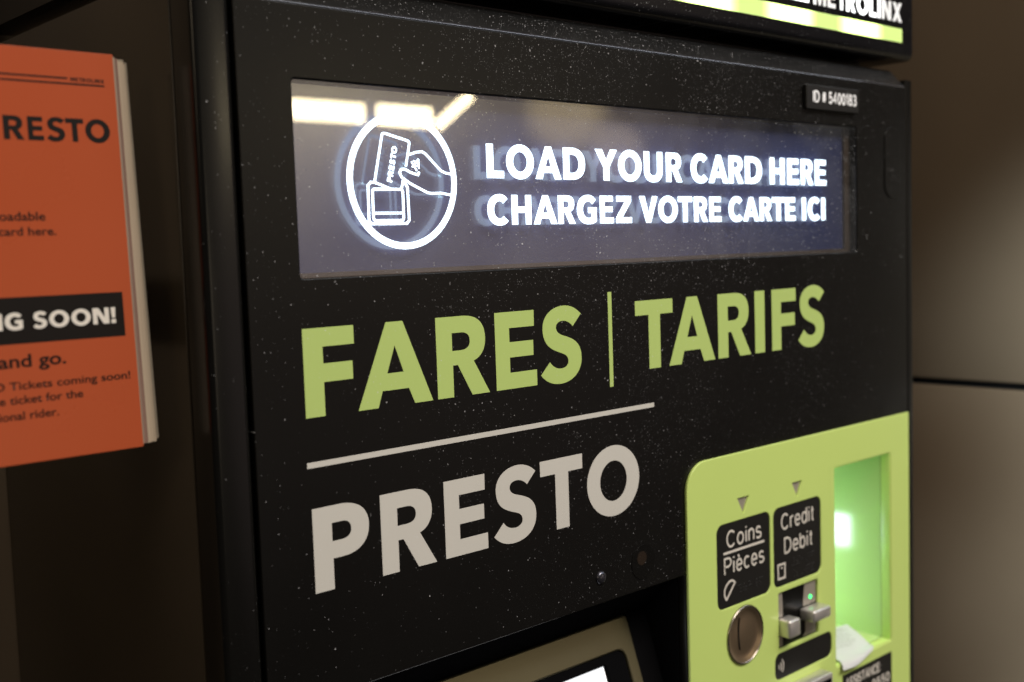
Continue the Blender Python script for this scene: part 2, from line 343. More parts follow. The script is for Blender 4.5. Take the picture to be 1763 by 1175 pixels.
# ------------------------------------------------------------------ heavy sans capitals, cap height 1
G = {
'F': (0.685, "M0 0L0 1L.685 1L.685 .786L.258 .786L.258 .594L.655 .594L.655 .384L.258 .384L.258 0"),
'A': (1.105, "M0 0L.436 1L.681 1L1.105 0L.827 0L.742 .192L.353 .192L.285 0|M.552 .718L.431 .394L.672 .394"),
'P': (0.792, "M0 0L0 1L.39 1C.65 1 .792 .88 .792 .69C.792 .47 .62 .367 .40 .367L.265 .367L.265 0|M.262 .792L.41 .792C.49 .792 .533 .75 .533 .683C.533 .61 .485 .573 .39 .573L.262 .573"),
'R': (0.85, "M0 0L0 1L.43 1C.67 1 .796 .9 .796 .70C.796 .56 .72 .465 .594 .428L.85 0L.557 0L.333 .394L.255 .394L.255 0|M.251 .796L.40 .796C.49 .796 .54 .755 .54 .685C.54 .61 .49 .574 .38 .574L.251 .574"),
'E': (0.722, "M0 0L0 1L.693 1L.69 .79L.246 .79L.246 .607L.668 .607L.668 .408L.246 .408L.246 .21L.722 .21L.722 0"),
'S': (0.786, "M.786 .895C.70 .975 .59 1.024 .46 1.024C.22 1.024 .051 .90 .051 .73C.051 .50 .22 .445 .384 .39C.48 .36 .523 .33 .523 .265C.523 .21 .46 .178 .39 .178C.30 .178 .225 .21 .175 .28L0 .119C.09 .02 .21 -.027 .36 -.027C.60 -.027 .781 .10 .781 .30C.781 .50 .64 .565 .44 .62C.35 .645 .302 .68 .302 .74C.302 .79 .36 .82 .43 .82C.50 .82 .57 .79 .623 .735"),
'T': (0.835, "M.291 0L.287 .788L0 .788L0 1L.835 1L.835 .788L.547 .788L.547 0"),
'I': (0.263, "M0 0L0 1L.263 1L.263 0"),
'L': (0.67, "M0 0L0 1L.262 1L.262 .215L.67 .215L.67 0"),
'D': (0.97, "M0 0L0 1L.37 1C.72 1 .97 .84 .97 .5C.97 .16 .72 0 .37 0|M.262 .215L.262 .785L.38 .785C.58 .785 .69 .69 .69 .5C.69 .31 .58 .215 .38 .215"),
'Y': (1.03, "M.385 0L.385 .42L0 1L.32 1L.52 .65L.72 1L1.03 1L.648 .42L.648 0"),
'U': (0.92, "M0 1L0 .36C0 .12 .18 -.025 .46 -.025C.74 -.025 .92 .12 .92 .36L.92 1L.66 1L.66 .38C.66 .26 .59 .20 .46 .20C.33 .20 .26 .26 .26 .38L.26 1"),
'C': (0.92, "M.88 .86C.80 .965 .68 1.024 .53 1.024C.22 1.024 0 .82 0 .5C0 .18 .22 -.024 .53 -.024C.69 -.024 .82 .03 .90 .13L.69 .29C.65 .24 .60 .21 .54 .21C.38 .21 .28 .33 .28 .5C.28 .67 .38 .79 .54 .79C.60 .79 .645 .765 .68 .71"),
'H': (0.892, "M0 0L0 1L.262 1L.262 .61L.63 .61L.63 1L.892 1L.892 0L.63 0L.63 .395L.262 .395L.262 0"),
'G': (0.97, "M.93 .85C.84 .965 .71 1.024 .55 1.024C.22 1.024 0 .82 0 .5C0 .18 .22 -.024 .56 -.024C.73 -.024 .86 .01 .97 .08L.97 .58L.55 .58L.55 .375L.72 .375L.72 .225C.68 .21 .63 .20 .57 .20C.40 .20 .28 .33 .28 .5C.28 .67 .40 .79 .56 .79C.64 .79 .71 .755 .76 .69"),
'Z': (0.86, "M0 0L0 .2L.49 .79L.03 .79L.03 1L.83 1L.83 .8L.34 .21L.86 .21L.86 0"),
'V': (1.05, "M.39 0L0 1L.30 1L.525 .34L.76 1L1.05 1L.65 0"),
'N': (0.96, "M0 0L0 1L.35 1L.70 .40L.70 1L.96 1L.96 0L.62 0L.26 .63L.26 0"),
'M': (1.12, "M0 0L0 1L.37 1L.56 .45L.76 1L1.12 1L1.12 0L.87 0L.87 .70L.64 0L.47 0L.25 .70L.25 0"),
'X': (0.96, "M0 0L.33 .52L.02 1L.33 1L.49 .70L.65 1L.94 1L.63 .52L.96 0L.64 0L.48 .30L.32 0"),
'!': (0.27, "M.04 .34L0 1L.27 1L.23 .34|M0 0L0 .25L.27 .25L.27 0"),
}
def parse(path):
    import re
    cs = []
    for sub in path.split('|'):
        pts = []
        for cmd, args in re.findall(r'([MLC])([^MLC]*)', sub):
            v = [float(t) for t in args.split()]
            if cmd in 'ML': pts.append((v[0], v[1]))
            else:
                p0 = pts[-1]; p1, p2, p3 = (v[0], v[1]), (v[2], v[3]), (v[4], v[5])
                for i in range(1, 13):
                    t = i / 12; u = 1 - t
                    pts.append(tuple(u ** 3 * p0[k] + 3 * u * u * t * p1[k] + 3 * u * t * t * p2[k] + t ** 3 * p3[k] for k in (0, 1)))
        cs.append(pts)
    return cs
def glyph(ch):
    if ch == 'O': return 1.127, [circ(0.5635, 0.5, 0.5635, 0.522, 56), circ(0.56, 0.5, 0.288, 0.298, 48)]
    w, p = G[ch]; return w, parse(p)
def caps(items, z0, cap, widen=0.0, x1=None):
    """items: [(char, x0[, x1])]; returns contours in (x, z) mm"""
    out = []
    for it in items:
        w, cs = glyph(it[0]); sx = (it[2] - it[1]) / w if len(it) > 2 else cap
        for c in cs: out.append([(it[1] + x * sx, z0 + y * cap) for x, y in c])
    return out
def caps_line(text, x0, x1, z0, cap, gap=0.13, space=0.34):
    adv, pos = 0.0, []
    for ch in text:
        if ch == ' ': adv += space; continue
        w = glyph(ch)[0]; g = gap - (0.10 if ch in 'AVTY' else 0); pos.append((ch, adv, adv + w)); adv += w + g
    tot = pos[-1][2]; s = (x1 - x0) / tot
    return caps([(c, x0 + a * s, x0 + b * s) for c, a, b in pos], z0, cap)
def letters(contours, d, thick=0.16, tilt=None):
    me = curve_mesh(contours, thick / 2); me.transform(Matrix.Translation((0, 0, thick / 2))); return to_front(me, d, tilt)
def text_mesh(s, x0, x1, z0, cap, d, tilt=None, bold=0.0, thick=0.12, xh=None):  
    """lettering from the program's own default face, fitted to x0..x1 with capital height cap"""
    cu = bpy.data.curves.new('t', 'FONT'); cu.body = s; cu.size = 1.0; cu.offset = bold; cu.resolution_u = 6
    o = bpy.data.objects.new('t', cu); C.objects.link(o); dg = bpy.context.evaluated_depsgraph_get()
    me = bpy.data.meshes.new_from_object(o.evaluated_get(dg)); bpy.data.objects.remove(o); bpy.data.curves.remove(cu)
    xs = [v.co.x for v in me.vertices]; a, b = min(xs), max(xs)
    CAP = 0.729
    me.transform(Matrix.Translation((x0, z0, thick)) @ Matrix.Diagonal(((x1 - x0) / (b - a), cap / CAP, 1, 1)) @ Matrix.Translation((-a, 0, 0)))
    return to_front(me, d, tilt)

# ------------------------------------------------------------------ plain even-stroke lettering for the small plates (centre lines, cap height 1)
def arc(cx, cz, rx, rz, a, b, n=14): return [(cx + rx * math.cos(math.radians(a + (b - a) * i / n)), cz + rz * math.sin(math.radians(a + (b - a) * i / n))) for i in range(n + 1)]
LS = {
'C': (0.70, [arc(.36, .5, .36, .5, 42, 318, 26)]), 'o': (0.52, [arc(.26, .36, .26, .36, 0, 360, 28)]),
'i': (0.05, [[(.025, 0), (.025, .72)], [(.025, .90), (.025, 1.0)]]),
'n': (0.44, [[(0, 0), (0, .72)], [(0, .42)] + arc(.22, .46, .22, .26, 160, 0) + [(.44, 0)]]),
's': (0.44, [arc(.22, .535, .20, .185, 30, 250, 16)[:-2] + arc(.22, .18, .22, .18, 70, -150, 16)]),
'P': (0.58, [[(0, 0), (0, 1), (.32, 1)] + arc(.32, .735, .26, .265, 90, -90) + [(0, .47)]]),
'c': (0.46, [arc(.25, .36, .25, .36, 48, 312, 22)]),
'e': (0.50, [[(0.01, .37), (.49, .37)] + arc(.25, .36, .245, .36, 2, 318, 24)]),
'\u00e8': (0.50, [[(0.01, .37), (.49, .37)] + arc(.25, .36, .245, .36, 2, 318, 24), [(.14, 1.02), (.28, .84)]]),
'r': (0.26, [[(0, 0), (0, .72)], [(0, .40)] + arc(.24, .46, .24, .25, 165, 78, 8)]),
'd': (0.49, [[(.49, 0), (.49, 1)], arc(.245, .36, .245, .36, 0, 360, 28)]),
'b': (0.49, [[(0, 0), (0, 1)], arc(.245, .36, .245, .36, 0, 360, 28)]),
't': (0.24, [[(.11, .93), (.11, .14)] + arc(.21, .12, .10, .11, 170, 270, 6) + [(.25, .01)], [(0, .70), (.25, .70)]]),
'D': (0.64, [[(0, 0), (.26, 0)] + arc(.26, .5, .38, .5, -90, 90) + [(0, 1), (0, 0)]]),
'I': (0.02, [[(.01, 0), (.01, 1)]]), 'A': (0.66, [[(0, 0), (.33, 1), (.66, 0)], [(.11, .33), (.55, .33)]]),
'S': (0.56, [arc(.28, .75, .26, .25, 25, 255, 16)[:-1] + arc(.28, .25, .28, .25, 75, -155, 16)]),
'T': (0.56, [[(0, 1), (.56, 1)], [(.28, 1), (.28, 0)]]), 'N': (0.58, [[(0, 0), (0, 1), (.58, 0), (.58, 1)]]),
'E': (0.50, [[(.50, 1), (0, 1), (0, 0), (.50, 0)], [(0, .52), (.45, .52)]]),
':': (0.04, [[(.02, .06), (.02, .16)], [(.02, .60), (.02, .70)]]), '-': (0.28, [[(0, .38), (.28, .38)]]),
'#': (0.58, [[(.12, .02), (.22, .98)], [(.36, .02), (.46, .98)], [(.02, .66), (.58, .66)], [(0, .34), (.56, .34)]]),
'0': (0.48, [arc(.24, .5, .24, .5, 0, 360, 28)]), '1': (0.20, [[(0, .80), (.16, 1), (.16, 0)]]),
'3': (0.48, [arc(.23, .76, .21, .24, 150, -80, 14) + arc(.23, .26, .25, .26, 85, -150, 14)]),
'4': (0.52, [[(.38, 0), (.38, 1), (0, .30), (.52, .30)]]),
'5': (0.48, [[(.44, 1), (.08, 1), (.04, .52)] + arc(.22, .32, .25, .32, 125, -150, 16)]),
'8': (0.48, [arc(.24, .76, .21, .24, 0, 360, 24), arc(.24, .26, .24, .26, 0, 360, 24)]),
}
def line_text(s_, x0, x1, z0, cap, d, w=0.115, gap=0.235, space=0.30):
    adv, pos = 0.0, []
    for ch in s_:
        if ch == ' ': adv += space; continue
        pos.append((ch, adv)); adv += LS[ch][0] + gap
    tot = pos[-1][1] + LS[pos[-1][0]][0]; wd = w * cap; sx = (x1 - x0 - wd) / tot; sz = cap - wd; ms = []
    for ch, a in pos:
        for pl in LS[ch][1]:
            pts = [(x0 + wd / 2 + (a + x) * sx, z0 + wd / 2 + z * sz) for x, z in pl]
            closed = len(pl) > 20 and abs(pl[0][0] - pl[-1][0]) + abs(pl[0][1] - pl[-1][1]) < 1e-6
            if closed: pts = pts[:-1]
            k = len(ms) % 7
            ms.append(letters(stroke(pts, wd, closed), d - 0.004 * k, 0.1))
    return join(ms)

# ================================================================== SETTING
back = struct(link('wall_back', box(-900, 1099.0, 263, 300, -1500, 1300), 'wall'))
wall_r = bmesh.new()
add_box(wall_r, 1100, 1130, -140, 300, -146.0, 900, bev=1.2)
add_box(wall_r, 1100, 1130, -140, 300, -1500, -153.2, bev=1.2)
struct(link('wall_right', finish(wall_r), 'wall'))
struct(link('wall_right_joint', box(1106, 1128, -136, 299, -153.0, -146.2), 'gap'))

# ================================================================== FARE MACHINE
mach = thing('fare_machine', (ROOT_X, 0.0, 0.0), 'black fare machine with lit card-loading window and lime green payment panel', 'fare machine')
# cabinet: back box, side skins, neck below the sign
bm = bmesh.new()
add_box(bm, 240.6, 838.2, 140, 261.5, -1500, 117.9)
add_box(bm, 237.2, 240.5, 20.4, 262, -1500, 124, bev=0.6)
add_box(bm, 838.3, 841.6, 20.4, 262, -1500, 124, bev=0.6)
add_box(bm, 240.6, 838.2, 30.5, 261.5, 118, 124)
add_box(bm, 246, 822, 34, 255, 124.1, 134.5)
link('cabinet', finish(bm), 'side', mach)
bm = bmesh.new(); add_box(bm, 236.6, 255.2, 0.0, 19.8, -1500, 126, bev=3.2, seg=6, axis='z'); link('frame_post', finish(bm), 'post', mach)
bm = bmesh.new(); add_box(bm, 830.6, 842.0, 1.0, 19.8, -1500, 118, bev=2.4, seg=4, axis='z'); link('frame_post', finish(bm), 'black', mach)
# door
door_out = rrect(256.6, -900, 829.6, 112.2, 2.5)
scr_hole = rrect(284.2, -11.1, 759.0, 79.1, 1.8)
touch_hole = rrect(270, -900 + 20, 553.4, -207.4, 1.2)
tray_hole = rrect(720.5, -314.5, 801.5, -164.5, 2)
slot_hole = circ(611.6, -260.0, 21)
door = link('door', plate([door_out, scr_hole, touch_hole, tray_hole, slot_hole], 0.0, 6.0, 0.55), 'door', mach)
link('door_top', prism_x([(0.7, 112.5), (12.0, 126.0), (30.0, 126.0), (30.0, 112.5)], 257.2, 828.6), 'chamfer', mach)
bm = bmesh.new(); prev = None
for k in range(13):
    t = 2 * math.pi * k / 12; ring = [bm.verts.new(W(x, 0.78 - 0.95 * math.cos(t), 112.35 + 0.95 * math.sin(t))) for x in (257.6, 828.4)]
    if prev: bm.faces.new((prev[0], prev[1], ring[1], ring[0]))
    prev = ring
M['edge_strip'] = paint('black_edge_highlight', (0.030, 0.030, 0.036), 0.13, spec=0.7, mottle=0.3)  # strip added in a lighter, glossier black to carry the door edge's highlight
link('door_edge', finish(bm, angle=80), 'edge_strip', mach)
# door lock cover, a shallow raised oval on the right
link('lock_cover', plate([rrect(797.4, 28, 820, 81, 10.5, 12)], -0.7, 0.65, 0.3), 'door', mach)
# ---- lit window
win = link('display_window', plate([rrect(284.6, -10.7, 758.6, 78.7, 1.6)], 0.8, 0.25), 'glass', mach)
link('back_plate', box(279, 752.2, 8.0, 11, -14, 84), 'display_back', win)
bm = bmesh.new()
add_box(bm, 278, 284.0, 6.2, 12, -16, 86); add_box(bm, 752.4, 762, 6.4, 12, -16, 86)
add_box(bm, 284.05, 752.35, 6.2, 7.9, -16, -8.7); add_box(bm, 284.05, 752.35, 6.3, 7.9, 78.4, 86)
link('inner_frame', finish(bm), 'frame_edge', win)
TD = 3.0
w1 = [('L', 401.8, 413.8), ('O', 415.7, 435.8), ('A', 437.0, 456.7), ('D', 458.5, 475.8), ('Y', 484.3, 502.7), ('O', 503.8, 524.2), ('U', 526.6, 543.3), ('R', 546.9, 562.0),
      ('C', 570.6, 587.6), ('A', 588.5, 608.4), ('R', 609.4, 624.8), ('D', 626.9, 645.2), ('H', 654.6, 671.5), ('E', 674.9, 688.6), ('R', 691.2, 706.3), ('E', 708.6, 722.6)]
w2 = [('C', 401.3, 416.2), ('H', 418.6, 432.9), ('A', 434.6, 452.5), ('R', 453.5, 467.0), ('G', 468.5, 484.3), ('E', 487.3, 498.7), ('Z', 501.0, 514.5), ('V', 521.5, 538.0), ('O', 538.8, 556.9),
      ('T', 557.6, 571.2), ('R', 573.1, 586.7), ('E', 588.5, 600.6), ('C', 608.6, 623.6), ('A', 624.2, 641.4), ('R', 642.5, 656.0), ('T', 656.6, 671.2), ('E', 672.0, 683.9), ('I', 692.2, 696.6), ('C', 699.3, 714.4), ('I', 716.4, 720.8)]
link('lettering', letters(caps(w1, 36.7, 17.7), TD, 0.3), 'led_text', win)
link('lettering', letters(caps(w2, 12.25, 15.75), TD, 0.3), 'led_text', win)
# round card-tapping sign
ic = []
cx, cz = 347.3, 34.4
ic += [circ(cx, cz, 33.6, 33.4, 96), circ(cx, cz, 30.3, 30.2, 96)]
ic_m = [letters(ic, TD, 0.3)]
def st(pts, w=1.5, closed=False): ic_m.append(letters(stroke(pts, w * 0.82, closed), TD, 0.3))
card = fillet([(335.3, 57.3), (351.9, 53.6), (346.2, 30.6), (329.4, 33.0)], 1.8)
st([(329.6, 33.3)] + fillet([(329.4, 33.0), (335.3, 57.3), (351.9, 53.6), (349.0, 41.6)], 1.8)[6:-6] + [(348.9, 41.4)], 1.4)
st([(346.9, 35.0), (345.7, 30.4)], 1.4)
st([(330.1, 33.2), (333.5, 32.2), (339.0, 30.4)], 1.3)
st([(330.4, 33.3), (327.4, 33.4)] + [(325.7, 31.9), (325.5, 15.4), (326.8, 13.6)] + [(348.2, 13.6), (349.7, 15.2), (349.4, 31.3), (347.6, 33.6)], 1.5)
st(fillet([(328.2, 15.1), (346.4, 15.1), (346.4, 30.2), (328.2, 30.2)], 1.6), 1.5, True)
st([(328.6, 18.7), (346.2, 18.7)], 1.4)
st([(351.2, 47.2), (355.5, 48.5), (359.3, 48.9), (361.5, 47.8), (370.8, 39.8), (373.6, 38.7), (379.0, 37.9)], 1.4)
st([(357.0, 38.9), (356.3, 37.4), (352.0, 38.4), (348.0, 40.1), (345.9, 39.9), (344.9, 38.4), (346.0, 36.1), (351.0, 33.2), (361.8, 28.7), (364.5, 28.4), (370.4, 28.6), (379.2, 27.3)], 1.4)
for a, b in (((352.4, 43.9), (355.6, 39.4)), ((356.8, 45.2), (353.4, 41.2)), ((352.6, 41.4), (357.0, 42.0)), ((356.8, 45.0), (356.9, 40.4)), ((353.6, 44.2), (356.4, 43.4))): st([a, b], 0.9)
# vertical word on the pictured card
cs = caps_line('PRESTO', 0, 17.6, 0, 3.0, gap=0.16)
dirv = Vector((342.6 - 338.4, 51.2 - 33.2)).normalized(); nv = Vector((-dirv.y, dirv.x))
cs = [[tuple(Vector((340.0, 33.4)) + dirv * x + nv * (z - 0.0)) for x, z in c] for c in cs]
ic_m.append(letters(cs, TD, 0.3))
link('card_symbol', join(ic_m), 'led_text', win)
# ---- printed lettering on the door
FA = [('F', 283.4), ('A', 312.6), ('R', 361.2), ('E', 400.9), ('S', 433.6), ('T', 512.0), ('A', 542.4), ('R', 591.2), ('I', 630.9), ('F', 650.1), ('S', 681.2)]
for part_ in (FA[:5], FA[5:]): link('lettering', letters(caps(part_, -74.9, 41.1), 0.0), 'green_vinyl', door)
link('divider', letters([[(488.6, -82.1), (491.7, -82.1), (491.7, -27.2), (488.6, -27.2)]], 0.0), 'green_vinyl', door)
link('rule', letters([[(282.8, -98.25), (527.2, -98.25), (527.2, -95.55), (282.8, -95.55)]], 0.0), 'grey_vinyl', door)
PR = [('P', 284.2), ('R', 322.7), ('E', 362.5), ('S', 395.6), ('T', 430.5), ('O', 467.3)]
link('lettering', letters(caps(PR, -157.1, 39.8), 0.0), 'grey_vinyl', door)
# ---- id plate
idp = link('id_plate', plate([rrect(690.6, 88.3, 757.4, 104.9, 0.8)], -3.0, 2.95, 0.5), 'plate', mach)
link('lettering', line_text('ID # 5400183', 698.0, 754.0, 92.8, 8.4, -3.0, w=0.175, gap=0.26), 'white_id', idp)
# ---- screw and camera lens above the touch screen
bm = bmesh.new()
def dome(bm, cx, cz, r, d, h, n=32, rings=6):
    prev = None
    for k in range(rings + 1):
        t = k / rings; rr_ = r * math.cos(t * math.pi / 2); dd = d - h * math.sin(t * math.pi / 2)
        ring = [bm.verts.new(W(cx + rr_ * math.cos(2 * math.pi * i / n), dd, cz + rr_ * math.sin(2 * math.pi * i / n))) for i in range(n)] if k < rings else [bm.verts.new(W(cx, d - h, cz))]
        if prev:
            for i in range(n):
                j = (i + 1) % n
                bm.faces.new((prev[i], prev[j], ring[j], ring[i]) if len(ring) > 1 else (prev[i], prev[j], ring[0]))
        prev = ring
dome(bm, 476.6, -192.0, 3.9, -0.1, 2.2); link('screw', finish(bm, angle=70), 'screw', mach)
lens = link('camera_window', plate([circ(514.0, -190.6, 10.6, n=64)], -0.35, 0.3, 0.12), 'black', mach)
link('lens', plate([circ(512.6, -188.0, 4.2)], -0.42, 0.06), 'lens', lens)
# ---- touch screen recess
link('recess_top', prism_x([(6.2, -207.45), (33, -234.3), (36, -234.3), (36, -207.45)], 268, 560), 'rubber', mach)
link('recess_side', prism([(552.6, -207.5), (558, -207.5), (558, -520), (552.6, -520)], 6.3, 139), 'rubber', mach)
TP = (0.34, -234.0)
bz = link('touch_bezel', plate([rrect(268, -420, 534, -234.6, 3), rrect(300, -400, 524.8, -254.0 * 1.0, 7)], 33, 6, 1.2, tilt=TP), 'bronze', mach)
link('bezel_end', prism_x([(34, -234.6), (40, -234.6), (-20, -420), (-26, -420)], 534.3, 552.5), 'rubber', mach)
link('gasket', plate([rrect(300.3, -399.7, 524.5, -254.3, 6.8), rrect(306, -394, 507.0, -260.4, 1.5)], 34.2, 4, 0.9, tilt=TP), 'rubber', bz)
link('touch_display', plate([rrect(304, -396, 511.5, -258, 1)], 37.2, 1.0, tilt=TP), 'steel_dark', bz)
link('lit_page', plate([rrect(306, -394, 506.3, -260.6, 0.5)], 36.9, 0.25, tilt=TP), 'touch', bz)
# ---- payment panel
po = rrect(554.2, -430, 828.4, -137.8, 19, 12, (0, 0, 0, 1))
coin_pl = rrect(583.2, -238.0, 641.8, -182.2, 6); card_pl = rrect(645.6, -237.4, 703.6, -182.2, 6)
tap_pl = rrect(645.4, -302.2, 716.2, -283.5, 6)
tri1 = [(606.1, -167.8), (612.4, -179.0), (618.9, -167.8)]; tri2 = [(668.4, -167.7), (674.8, -178.7), (680.8, -167.7)]
rdr = rrect(650.4, -280.6, 698.7, -241.4, 0.8)
tray_h = rrect(721.7, -313.2, 800.6, -165.6, 1.5)
coin_h = circ(611.6, -260.0, 19.6, n=64)
pay = link('payment_panel', plate([po, coin_pl, card_pl, tap_pl, tri1[::-1], tri2[::-1], rdr, tray_h, coin_h], -2.0, 1.95, 0.45), 'green_panel', mach)
for t in (tri1, tri2):
    cxx = sum(p[0] for p in t) / 3; czz = sum(p[1] for p in t) / 3
    link('arrow', plate([[(cxx + (x - cxx) * 0.95, czz + (z - czz) * 0.95) for x, z in t][::-1]], -0.6, 0.4), 'steel_dark', pay)
def inset(x0, z0, x1, z1, r): return rrect(x0 + .35, z0 + .35, x1 - .35, z1 - .35, r)
cp = link('coin_plate', plate([inset(583.2, -238.0, 641.8, -182.2, 5.8)], -1.5, 1.4), 'plate', mach)
def braille(rows, x0, z0, w, d):
    bm = bmesh.new()
    for r in range(rows):
        x = x0
        while x < x0 + w:
            for k in range(6):
                if random.random() < 0.5: dome(bm, x + (k % 2) * 2.3, z0 - r * 8.5 - (k // 2) * 2.3, 0.7, d, 0.45, 8, 3)
            x += 6.0
    return finish(bm)
link('lettering', join([line_text('Coins', 594.0, 632.4, -198.8, 11.6, -1.52), line_text('Pi\u00e8ces', 591.0, 635.2, -216.2, 11.6, -1.52),
     letters([[(590.7, -202.4), (635.2, -202.4), (635.2, -200.9), (590.7, -200.9)]], -1.52)]), 'white_ink', cp)
half = [(592.9 + 0.0, -232.6), (602.4, -222.6)]
arcp = [(602.4, -222.6), (599.5, -220.7), (596.4, -220.9), (593.4, -222.6), (591.2, -225.4), (590.9, -229.0), (592.9, -232.6)]
link('coin_symbol', letters(stroke(fillet(arcp, 0.8, 3), 1.3, True), -1.52), 'white_ink', cp)
link('braille', braille(1, 606, -226, 26, -1.5), 'plate', cp)
dp = link('card_plate', plate([inset(645.6, -237.4, 703.6, -182.2, 5.8)], -1.5, 1.4), 'plate', mach)
link('lettering', join([line_text('Credit', 655.2, 695.4, -198.8, 11.6, -1.52), line_text('Debit', 658.5, 693.2, -215.8, 11.6, -1.52)]), 'white_ink', dp)
link('card_symbol', join([letters(stroke([(651.0, -231.8), (659.0, -231.8), (659.0, -222.0), (651.0, -222.0)], 1.3, True), -1.52), letters([circ(655.2, -224.6, 0.75, n=16)], -1.52)]), 'white_ink', dp)
link('braille', braille(2, 668, -221, 28, -1.5), 'plate', dp)
tp = link('tap_plate', plate([inset(645.4, -302.2, 716.2, -283.5, 5.8)], -1.5, 1.4), 'plate', mach)
waves = []
for r_, a_ in ((2.6, 36), (5.2, 38), (7.8, 40)):
    waves += stroke([(648.0 + r_ * math.cos(math.radians(t)), -293.0 + r_ * 0.88 * math.sin(math.radians(t))) for t in range(-a_, a_ + 1, 8)], 0.8)
link('tap_symbol', letters(waves, -1.52), 'white_ink', tp)
# coin slot: dished round escutcheon with a vertical slit
bm = bmesh.new(); n = 72; prof = [(19.5, 2.0), (19.4, -2.2), (18.8, -2.8), (17.8, -2.7), (16.6, -1.7), (14.8, -1.3), (12.8, -1.15), (10.0, -1.35), (6.0, -1.75), (0, -1.9)]
prev = None
for r_, d_ in prof:
    ring = [bm.verts.new(W(611.6 + r_ * math.cos(2 * math.pi * i / n), d_, -260 + r_ * math.sin(2 * math.pi * i / n))) for i in range(n)] if r_ else [bm.verts.new(W(611.6, d_, -260))]
    if prev:
        for i in range(n):
            j = (i + 1) % n; bm.faces.new((prev[i], prev[j], ring[j], ring[i]) if r_ else (prev[i], prev[j], ring[0]))
    prev = ring
cs_ = link('coin_slot', finish(bm, angle=50), 'slot', mach)
bm = bmesh.new()
for k in range(73):
    a = 2 * math.pi * k / 72
    ring = [bm.verts.new(W(611.6 + (19.0 + 0.75 * math.cos(b)) * math.cos(a), -2.5 - 0.75 * math.sin(b), -260 + (19.0 + 0.75 * math.cos(b)) * math.sin(a))) for b in [i * math.pi / 4 for i in range(8)]]
    if k:
        for i in range(8): bm.faces.new((prev[i], prev[(i + 1) % 8], ring[(i + 1) % 8], ring[i]))
    prev = ring
M['chrome'] = paint('dark_chrome', (0.42, 0.38, 0.33), 0.16, metal=1.0)
link('rim', finish(bm, angle=80), 'chrome', cs_)
pts = []
for k in range(13):
    t = -1 + k / 6.0; z = -258.4 + 10.8 * t; x = 606.5 - 1.6 * (1 - t * t) ; pts.append((x, z))
sl = [(x - 0.55 * math.sqrt(max(0.03, 1 - (i / 6 - 1) ** 2)), z) for i, (x, z) in enumerate(pts)] + [(x + 0.55 * math.sqrt(max(0.03, 1 - (i / 6 - 1) ** 2)), z) for i, (x, z) in reversed(list(enumerate(pts)))]
link('slit', prism(sl, -2.02, 0.6), 'gap', cs_)
# card reader
rd = link('card_reader', box(650.8, 698.3, 1.0, 4.0, -280.2, -241.8), 'steel_dark', mach)
bm = bmesh.new()
def poly_block(bm, poly, d0, d1):
    a = [bm.verts.new(W(x, d0, z)) for x, z in poly]; b = [bm.verts.new(W(x, d1, z)) for x, z in poly]
    bm.faces.new(a); bm.faces.new(b[::-1])
    for i in range(len(a)): bm.faces.new((a[i], b[i], b[(i + 1) % len(a)], a[(i + 1) % len(a)]))
throat = [(657.2, -242.2), (684.0, -242.2), (682.0, -254.5), (678.5, -262.0), (684.5, -268.0), (684.5, -277.0), (681.5, -279.8), (657.2, -279.8), (657.2, -268.0), (663.0, -266.0), (663.5, -256.0), (657.6, -253.0)]
link('card_throat', prism(throat, 0.2, 0.9), 'gap', rd)
bm2 = bmesh.new(); add_box(bm2, 650.9, 664.5, -10.5, 0.15, -272.0, -259.5, bev=1.8); link('jaw', finish(bm2, angle=60), 'steel', rd)
bm2 = bmesh.new(); add_box(bm2, 677.5, 699.5, -12.5, 0.15, -267.0, -258.6, bev=1.8); link('jaw', finish(bm2, angle=60), 'steel', rd)
link('side_plate', plate([[(684.6, -242.2), (698.0, -242.2), (698.0, -258.2), (682.6, -258.2), (682.4, -254.5)]], -0.4, 0.55, 0.1), 'steel_dark', rd)
link('side_plate', plate([[(685.0, -267.4), (698.0, -267.4), (698.0, -279.8), (682.2, -279.8), (685.0, -277.0)]], -0.4, 0.55, 0.1), 'steel_dark', rd)
for pl in ([(651.0, -242.2), (656.9, -242.2), (657.5, -252.5), (657.5, -259.3), (651.0, -259.3)], [(651.0, -272.3), (656.9, -272.3), (656.9, -279.8), (651.0, -279.8)]): link('side_plate', plate([pl], -0.4, 0.55, 0.1), 'steel_dark', rd)
bm2 = bmesh.new(); dome(bm2, 691.2, -253.2, 1.55, -0.42, 0.9, 20); link('status_light', finish(bm2, angle=70), 'led_green', rd)
# reader below (its top edge shows)
bm2 = bmesh.new(); add_box(bm2, 652, 700.5, -12.5, -2.05, -350, -307.5, bev=1.2); tapr = link('tap_reader', finish(bm2), 'steel', mach)
link('face', box(655, 697.5, -13.1, -12.6, -347, -311), 'rubber', tapr)
# receipt tray
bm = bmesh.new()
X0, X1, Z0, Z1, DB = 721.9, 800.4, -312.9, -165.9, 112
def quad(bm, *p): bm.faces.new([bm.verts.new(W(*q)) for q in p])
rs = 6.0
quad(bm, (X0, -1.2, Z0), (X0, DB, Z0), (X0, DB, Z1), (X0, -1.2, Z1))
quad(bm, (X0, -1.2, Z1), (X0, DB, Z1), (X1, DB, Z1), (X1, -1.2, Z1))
quad(bm, (X0, DB, Z0), (X1, DB, Z0), (X1, DB, Z1), (X0, DB, Z1))
